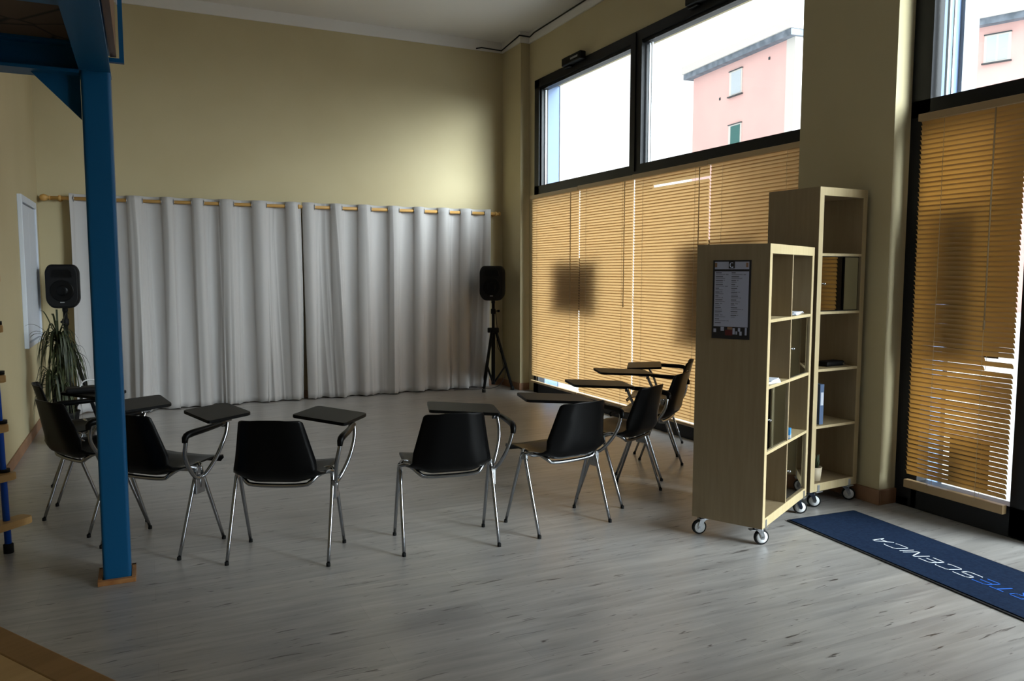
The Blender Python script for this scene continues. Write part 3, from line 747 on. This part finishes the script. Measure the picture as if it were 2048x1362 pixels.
for k in range(16):
    a = k*2.4; r = .012+.03*(k % 4)/4; top = .13+.05*((k*7) % 5)/5
    g.tube([(r*.3*math.cos(a), r*.3*math.sin(a), .07), (r*.7*math.cos(a), r*.7*math.sin(a), (.07+top)/2+.01), (r*math.cos(a), r*math.sin(a), top)], [.007, .009, .001], 6)
g.obj('foliage', 'dark_leaf', s_)

# poster on the end panel of the low bookcase (panel faces -x in bookcase coordinates)
po = thing('class_schedule_poster', 'black framed two column schedule poster on the end of the low bookcase', 'poster', tuple(lowM @ Vector((0, 0, 0))), LOT)
PY0, PY1, PZ0, PZ1 = .095, .300, 1.098, 1.512
def plate(x, y0, y1, z0, z1, th=.0006): return G().box(-x-th, -x, y0, y1, z0, z1)
plate(.0, PY0, PY1, PZ0, PZ1, .003).obj('backing', 'poster_black', po)
W_ = PY1-PY0; H_ = PZ1-PZ0
def uv(u0, u1, v0, v1): return (PY1-u1*W_, PY1-u0*W_, PZ1-v1*H_, PZ1-v0*H_)   # u from left, v from top as seen
plate(.003, *uv(.05, .95, .02, .115)).obj('header_strip', 'poster_paper', po)
plate(.003, *uv(.05, .95, .142, .845)).obj('text_sheet', 'poster_paper', po)
plate(.0036, *uv(.42, .58, .02, .105)).obj('logo_square', 'poster_black', po)
g = G(); c_ = ((uv(.5, .5, .06, .06)[0]), (uv(.5, .5, .062, .062)[2])); arc = []
for k in range(13):
    a = PI*.28+PI*1.44*k/12; arc.append((-.0046, c_[0]-.0105*math.cos(a), c_[1]+.0125*math.sin(a)))
g.tube(arc, .0021, 6); g.obj('logo_letter', 'poster_paper', po)
for u in (.05, .87): plate(.0036, *uv(u, u+.06, .035, .09)).obj('header_picture', 'poster_skin', po)
rnd = random.Random(5)
g = G()
for col, (ua, n, v0) in enumerate(((.08, 27, .155), (.50, 24, .155))):
    for k in range(n):
        v = v0+k*.0245; L_ = rnd.uniform(.10, .30) if k % 2 else rnd.uniform(.08, .2)
        y0, y1, z0, z1 = uv(ua, ua+L_, v, v+(.011 if k % 2 == 0 else .005)); g.box(-.0040, -.0036, y0, y1, z0, z1)
        if k % 3 == 1:
            y0, y1, z0, z1 = uv(ua+L_+.02, ua+L_+.02+rnd.uniform(.03, .08), v, v+.006); g.box(-.0040, -.0036, y0, y1, z0, z1)
g.obj('text_lines', 'poster_ink', po)
g = G()
for u0, u1, v0, v1, sl in ((.05, .12, .875, .92, 0), (.24, .33, .85, .90, 0), (.56, .62, .86, .94, 0), (.70, .76, .855, .90, 0), (.74, .80, .90, .95, 0), (.88, .93, .85, .945, 0), (.64, .68, .90, .94, 0)):
    y0, y1, z0, z1 = uv(u0, u1, v0, v1); g.box(-.0036, -.003, y0, y1, z0, z1)
g.obj('photo_highlights', 'poster_paper', po)
plate(.003, *uv(.36, .56, .885, .955)).obj('photo_red_area', 'poster_red', po)
plate(.003, *uv(.42, .55, .85, .88)).obj('photo_warm_area', 'poster_skin', po)

# ------------------------------------------------------------------ entrance mat with lettering
mt = thing('entrance_mat', 'long navy blue doormat with white and blue lettering on the floor by the door', 'mat', (3.61, 3.32, 0), 0)
MA = math.atan2(-.085, -1)          # long axis
mat_rot = math.atan2(1, .062)       # direction of +text (towards the bookcases)
# local frame: X along the mat towards the bookcases, Y across (letters stand up towards -x world)
mt.rotation_euler = (0, 0, mat_rot)
Lm, Wm = 2.15, .515
G().prism(rounded([(-Lm, -Wm/2), (0, -Wm/2), (0, Wm/2), (-Lm, Wm/2)], .01), .0, .006, bev=.001).obj('rubber_backing', 'mat_edge', mt)
e_ = .014
G().prism([(-Lm+e_, -Wm/2+e_), (-e_, -Wm/2+e_), (-e_, Wm/2-e_), (-Lm+e_, Wm/2-e_)], .006, .010, bev=.001).obj('carpet_pile', 'mat_blue', mt)
GLY = {  # strokes in a unit box, letters open and rounded at the corners
 'A': [[(0, 0), (.52, 1), (.72, 1), (.95, 0)], [(.22, .34), (.86, .34)]],
 'R': [[(0, 0), (.08, 1), (.78, 1), (.9, .88), (.86, .58), (.72, .48), (.06, .46)], [(.42, .46), (.86, 0)]],
 'T': [[(.05, 1), (1, 1)], [(.52, 1), (.45, 0)]],
 'E': [[(.95, 1), (.22, 1), (.10, .9), (.02, .1), (.12, 0), (.86, 0)], [(.07, .5), (.86, .5)]],
 'S': [[(.98, .95), (.9, 1), (.2, 1), (.1, .9), (.08, .6), (.18, .5), (.78, .5), (.88, .4), (.84, .1), (.72, 0), (.05, 0), (0, .06)]],
 'C': [[(.98, .9), (.86, 1), (.24, 1), (.12, .9), (.04, .12), (.14, 0), (.8, 0), (.9, .08)]],
 'N': [[(0, 0), (.1, 1), (.22, 1), (.72, 0), (.84, 0), (.94, 1)]],
 'I': [[(0, 0), (.1, 1)]],
}
WID = {'A': .070, 'R': .074, 'T': .066, 'E': .077, 'S': .088, 'C': .086, 'N': .080, 'I': .010}
def stroke(g, pts, w, z, T):
    for a, b in zip(pts, pts[1:]):
        a, b = Vector(a), Vector(b); d = (b-a).normalized(); n = Vector((-d.y, d.x))*w/2; a2, b2 = a-d*w*.35, b+d*w*.35
        g.prism([tuple(a2-n), tuple(b2-n), tuple(b2+n), tuple(a2+n)], z, z+.0012, T=T)
x = -1.385; hgt = .072
for wi, (word, m_) in enumerate((('ARTE', 'mat_print_blue'), ('SCENICA', 'mat_white'))):
    for ch in word:
        g = G()
        for st in GLY[ch]:
            stroke(g, [(px*WID[ch]+py*.018, (py-.5)*hgt) for px, py in st], .0062 if m_ == 'mat_white' else .006, .0098, Matrix.Translation((x, .034, 0)))
        g.obj('letter', m_, mt)
        x += WID[ch]+.0145

# ------------------------------------------------------------------ loudspeakers on tripod stands
def speaker_stand(label, loc, rz, hpole, spread, hub):
    t = thing('speaker_stand', label, 'stand', loc, rz, 'tripod speaker stands')
    G().tube([(0, 0, .07), (0, 0, hub+.02)], .024, 14).obj('lower_pole', 'black_matte', t)
    G().tube([(0, 0, hub), (0, 0, hpole)], .019, 14).obj('upper_pole', 'black_matte', t)
    G().box(-.07, .07, -.033, .033, hub-.03, hub+.03, bev=.008).obj('collar', 'black_matte', t)
    g = G(); g.tube([(0, 0, hub+.01), (.06, .0, hub+.01)], .006, 8); g.lathe([(.012, 0), (.016, .008), (.012, .03)], 10, T=Matrix.Translation((.05, 0, hpole-.11)) @ Matrix.Rotation(PI/2, 4, 'Y')); g.tube([(0, 0, hpole-.11), (.055, 0, hpole-.11)], .006, 8)
    g.lathe([(.02, hpole-.15), (.029, hpole-.14), (.029, hpole-.085), (.02, hpole-.08)], 14)
    g.obj('knob', 'black_matte', t)
    for k in range(3):
        a = 2*PI*k/3; cx, cy = math.cos(a), math.sin(a)
        l = G().tube([(.03*cx, .03*cy, hub), (spread*cx, spread*cy, .02)], .017, 10).obj('leg', 'black_matte', t)
        m = .62
        G().tube([(.018*cx, .018*cy, .10), (spread*m*cx, spread*m*cy, hub*(1-m)+.01)], .0115, 8).obj('brace', 'black_matte', l)
        G().lathe([(.001, 0), (.022, 0), (.022, .035), (.017, .045)], 12, T=Matrix.Translation((spread*cx, spread*cy, 0))).obj('rubber_foot', 'rubber', l)
    return t
def speaker(label, loc, rz, w, h, d, front=True):
    t = thing('loudspeaker', label, 'speaker', loc, rz, 'black loudspeakers')
    g = G(); rows = []
    outline = rounded([(-w*.32, 0), (w*.32, 0), (w*.5, h*.16), (w*.5, h*.86), (w*.38, h), (-w*.38, h), (-w*.5, h*.86), (-w*.5, h*.16)], .045, 4)
    cx, cz = 0, h/2
    for y, s in ((-d/2, .90), (-d/2+.008, .97), (-d/2+.02, 1.0), (d*.0, 1.0), (d*.35, .84), (d/2, .70)):
        rows.append([(px*s, y, cz+(pz-cz)*s) for px, pz in outline])
    g.grid(rows, closed=True)
    g.bm.verts.ensure_lookup_table(); n = len(outline)
    g.bm.faces.new([g.bm.verts[i] for i in range(n)]); g.bm.faces.new([g.bm.verts[i] for i in range(5*n, 6*n)])
    g.obj('cabinet', 'black_matte', t)
    yf = -d/2
    g = G(); g.lathe([(w*.36, 0), (w*.36, .004), (w*.33, .006)], 32, T=Matrix.Translation((0, yf, h*.40)) @ Matrix.Rotation(PI/2, 4, 'X')); g.obj('woofer_ring', 'black_plastic', t)
    g = G(); g.lathe([(w*.32, .003), (w*.1, -.012+.02), (.001, .012)], 28, T=Matrix.Translation((0, yf, h*.40)) @ Matrix.Rotation(PI/2, 4, 'X')); g.obj('woofer_grille', 'black_plastic', t)
    g = G(); g.prism(rounded([(-w*.33, h*.70), (w*.33, h*.70), (w*.27, h*.88), (-w*.27, h*.88)], .02), 0, .006, T=Matrix.Translation((0, yf, 0)) @ Matrix.Rotation(PI/2, 4, 'X')); g.obj('horn', 'black_plastic', t)
    g = G(); g.box(-.018, .018, yf-.007, yf-.002, h*.125, h*.15); g.obj('badge', 'dull_metal', t)
    G().lathe([(.024, -.035), (.024, .0), (.016, .004)], 14, T=Matrix.Translation((0, 0, 0))).obj('pole_socket', 'black_matte', t)
    return t
speaker_stand('black tripod stand in the right corner beside the curtain', (3.865, 8.72, 0), math.radians(-23), 1.085, .235, .74)
speaker('black loudspeaker on the right tripod stand in the corner', (3.865, 8.72, 1.105), math.radians(-34), .30, .42, .24)
speaker_stand('black tripod stand behind the plant, left of the blue post', (-.680, 8.5, 0), math.radians(250), 1.085, .235, .74)
speaker('black loudspeaker on the left tripod stand above the plant', (-.680, 8.5, 1.105), math.radians(-4), .275, .41, .24)
cbl = G().tube([(3.90, 8.74, 1.0), (3.93, 8.73, .72), (3.90, 8.70, .55), (3.96, 8.68, .45), (3.99, 8.72, .32), (4.03, 8.70, .22), (4.00, 8.70, .12), (3.93, 8.74, .02), (3.75, 8.80, .008), (3.4, 8.86, .008)], .004, 6, smooth_path=2).obj('speaker_cable', 'cable')
tag(cbl, 'thin dark cable hanging from the right speaker to the floor', 'cable')

# ------------------------------------------------------------------ tall potted plant by the left wall
pl = thing('potted_dracaena', 'tall drooping green potted plant by the left wall below the speaker', 'plant', (-.660, 7.50, 0))
G().lathe([(.001, 0), (.10, 0), (.13, .24), (.14, .27), (.125, .27), (.118, .24), (.001, .23)], 24).obj('pot', 'black_matte', pl)
G().lathe([(.001, .232), (.118, .238)], 20).obj('soil', 'soil', pl)
g = G()
for x, y, h in ((0, 0, .88), (.05, .03, .70), (-.05, -.02, .55)): g.tube([(x*.4, y*.4, .25), (x, y, h*.6), (x*1.1, y*1.1, h)], .013, 8)
g.obj('stem', 'soil', pl)
rnd = random.Random(12)
g = G()
def blade(base, a, up, out, droop, w, n=9):
    pts = []; 
    for i in range(n+1):
        t = i/n; r = out*(1-(1-t)**1.7); z = base[2]+up*math.sin(min(1, t*1.5)*PI/2)-droop*t**2.3
        pts.append(Vector((base[0]+r*math.cos(a), base[1]+r*math.sin(a), z)))
    side = Vector((-math.sin(a), math.cos(a), 0)); rows = []
    for i, p in enumerate(pts):
        t = i/n; ww = w*(math.sin(PI*min(1, t*.9+.12))**.7) if i < n else .0004
        fold = Vector((0, 0, ww*.35)); rows.append([p-side*ww+fold, p, p+side*ww+fold])
    g.grid(rows)
for base, n, sc_ in (((0, 0, .88), 80, 1.0), ((.055, .033, .72), 60, .95), ((-.055, -.022, .56), 50, .85), ((.02, -.05, .45), 40, .75)):
    for k in range(n):
        blade((base[0], base[1], base[2]+rnd.uniform(-.1, .04)), rnd.uniform(0, 2*PI), rnd.uniform(.03, .2)*sc_, rnd.uniform(.07, .195)*sc_, rnd.uniform(.18, .50)*sc_, rnd.uniform(.006, .010))
for a, up, out, dr in ((3.5, .17, .24, .03), (3.9, .10, .25, .05), (2.6, .26, .16, .0), (3.6, .12, .22, .06), (.6, .25, .10, .02), (4.4, .25, .1, .02), (1.7, .27, .06, 0)):
    blade((0, 0, .86), a, up, out, dr, .008)
g.obj('foliage', 'leaf', pl)
bag = thing('shoulder_bag', 'dark textured bag lying on the desk board just left of the post', 'bag', (-.36, 5.62, .6815), .1)
G().box(-.11, .11, -.06, .07, 0, .035, bev=.015).obj('bag_body', 'black_matte', bag)
G().tube([(-.03, .0, .03), (-.01, .0, .075), (.06, .0, .08), (.09, .0, .03)], .0045, 8, smooth_path=2).obj('bag_strap', 'white_plastic', bag)

# ------------------------------------------------------------------ outside: pavement and two pink buildings
struct(box(XR+WT, 80, -60, 90, -.3, -.12).obj('ground', 'asphalt'))
def building(name, label, A, B, h, depth, win, extra):
    A = Vector((*A, 0)); B = Vector((*B, 0)); d = (B-A); L = d.length; a = math.atan2(d.y, d.x)
    # local: x along the facade, y away from the street
    t = thing(name, label, 'building', tuple(A), a)
    return t, L
A1, B1 = (26.0, 33.28), (25.24, 25.8)
d1 = Vector((B1[0]-A1[0], B1[1]-A1[1], 0)); a1 = math.atan2(d1.y, d1.x); L1 = 7.36
# local x runs along the facade away from the far corner; local +y points away from us (into the building)
t = thing('apartment_building', 'pink rendered building seen through the big upper window', 'building', (*A1, -.12), a1)
H = 11.5
G().box(.12, L1, 0, 9, 0, H).obj('facade', 'pink_render', t)
G().box(L1, L1+.55, -.03, 9, 0, H).obj('corner_strip', 'pale_render', t)
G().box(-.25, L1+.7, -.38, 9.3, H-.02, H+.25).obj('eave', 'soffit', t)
G().box(-.3, L1+.75, -.46, 9.4, H+.25, H+.62).obj('roof_edge', 'pale_render', t)
def bwin(t, x0, x1, z0, z1, pane='window_pale', two=False):
    z0 += .12; z1 += .12
    f = G(); f.box(x0-.06, x1+.06, -.05, .02, z0-.06, z1+.06); w = f.obj('window', 'pale_render', t)
    if two:
        m = (x0+x1)/2; G().box(x0+.03, m-.04, -.06, -.04, z0, z1).obj('pane', pane, w); G().box(m+.04, x1-.03, -.06, -.04, z0, z1).obj('pane', pane, w)
    else: G().box(x0+.12, x1-.02, -.06, -.04, z0, z1).obj('pane', pane, w)
    G().box(x0-.12, x1+.12, -.12, .02, z0-.11, z0-.06).obj('sill', 'dark_line', w); G().box(x0-.08, x1+.08, -.09, .02, z1+.06, z1+.10).obj('lintel', 'dark_line', w)
bwin(t, 3.35, 4.22, 9.86, 10.88); bwin(t, 3.38, 4.25, 7.55, 8.38, 'green_shutter')
for x, z in ((2.5, 10.0), (6.2, 11.0)): G().box(x-.05, x+.05, -.03, .01, z-.06, z+.06).obj('wall_vent', 'dark_line', t)
A2, B2 = (30.9, 22.06), (31.71, 20.01); a2 = math.atan2(B2[1]-A2[1], B2[0]-A2[0])
t = thing('apartment_building', 'pink rendered building seen through the pane above the entrance door', 'building', (*A2, -.12), a2)
G().box(0, 14, 0, 9, 0, H).obj('facade', 'pink_render', t)
G().box(-.30, 0, -.03, 9, 0, H+.1).obj('corner_strip', 'pale_render', t); G().box(-.42, -.30, .1, 9, 0, H).obj('side_strip', 'pink_render', t)
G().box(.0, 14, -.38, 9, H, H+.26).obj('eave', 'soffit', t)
G().box(-.4, 14, -.45, 9, H+.26, H+.62).obj('roof_edge', 'pale_render', t)
bwin(t, .95, 1.76, 9.98, 10.95, two=True); bwin(t, 5.0, 5.9, 9.98, 10.95, two=True)
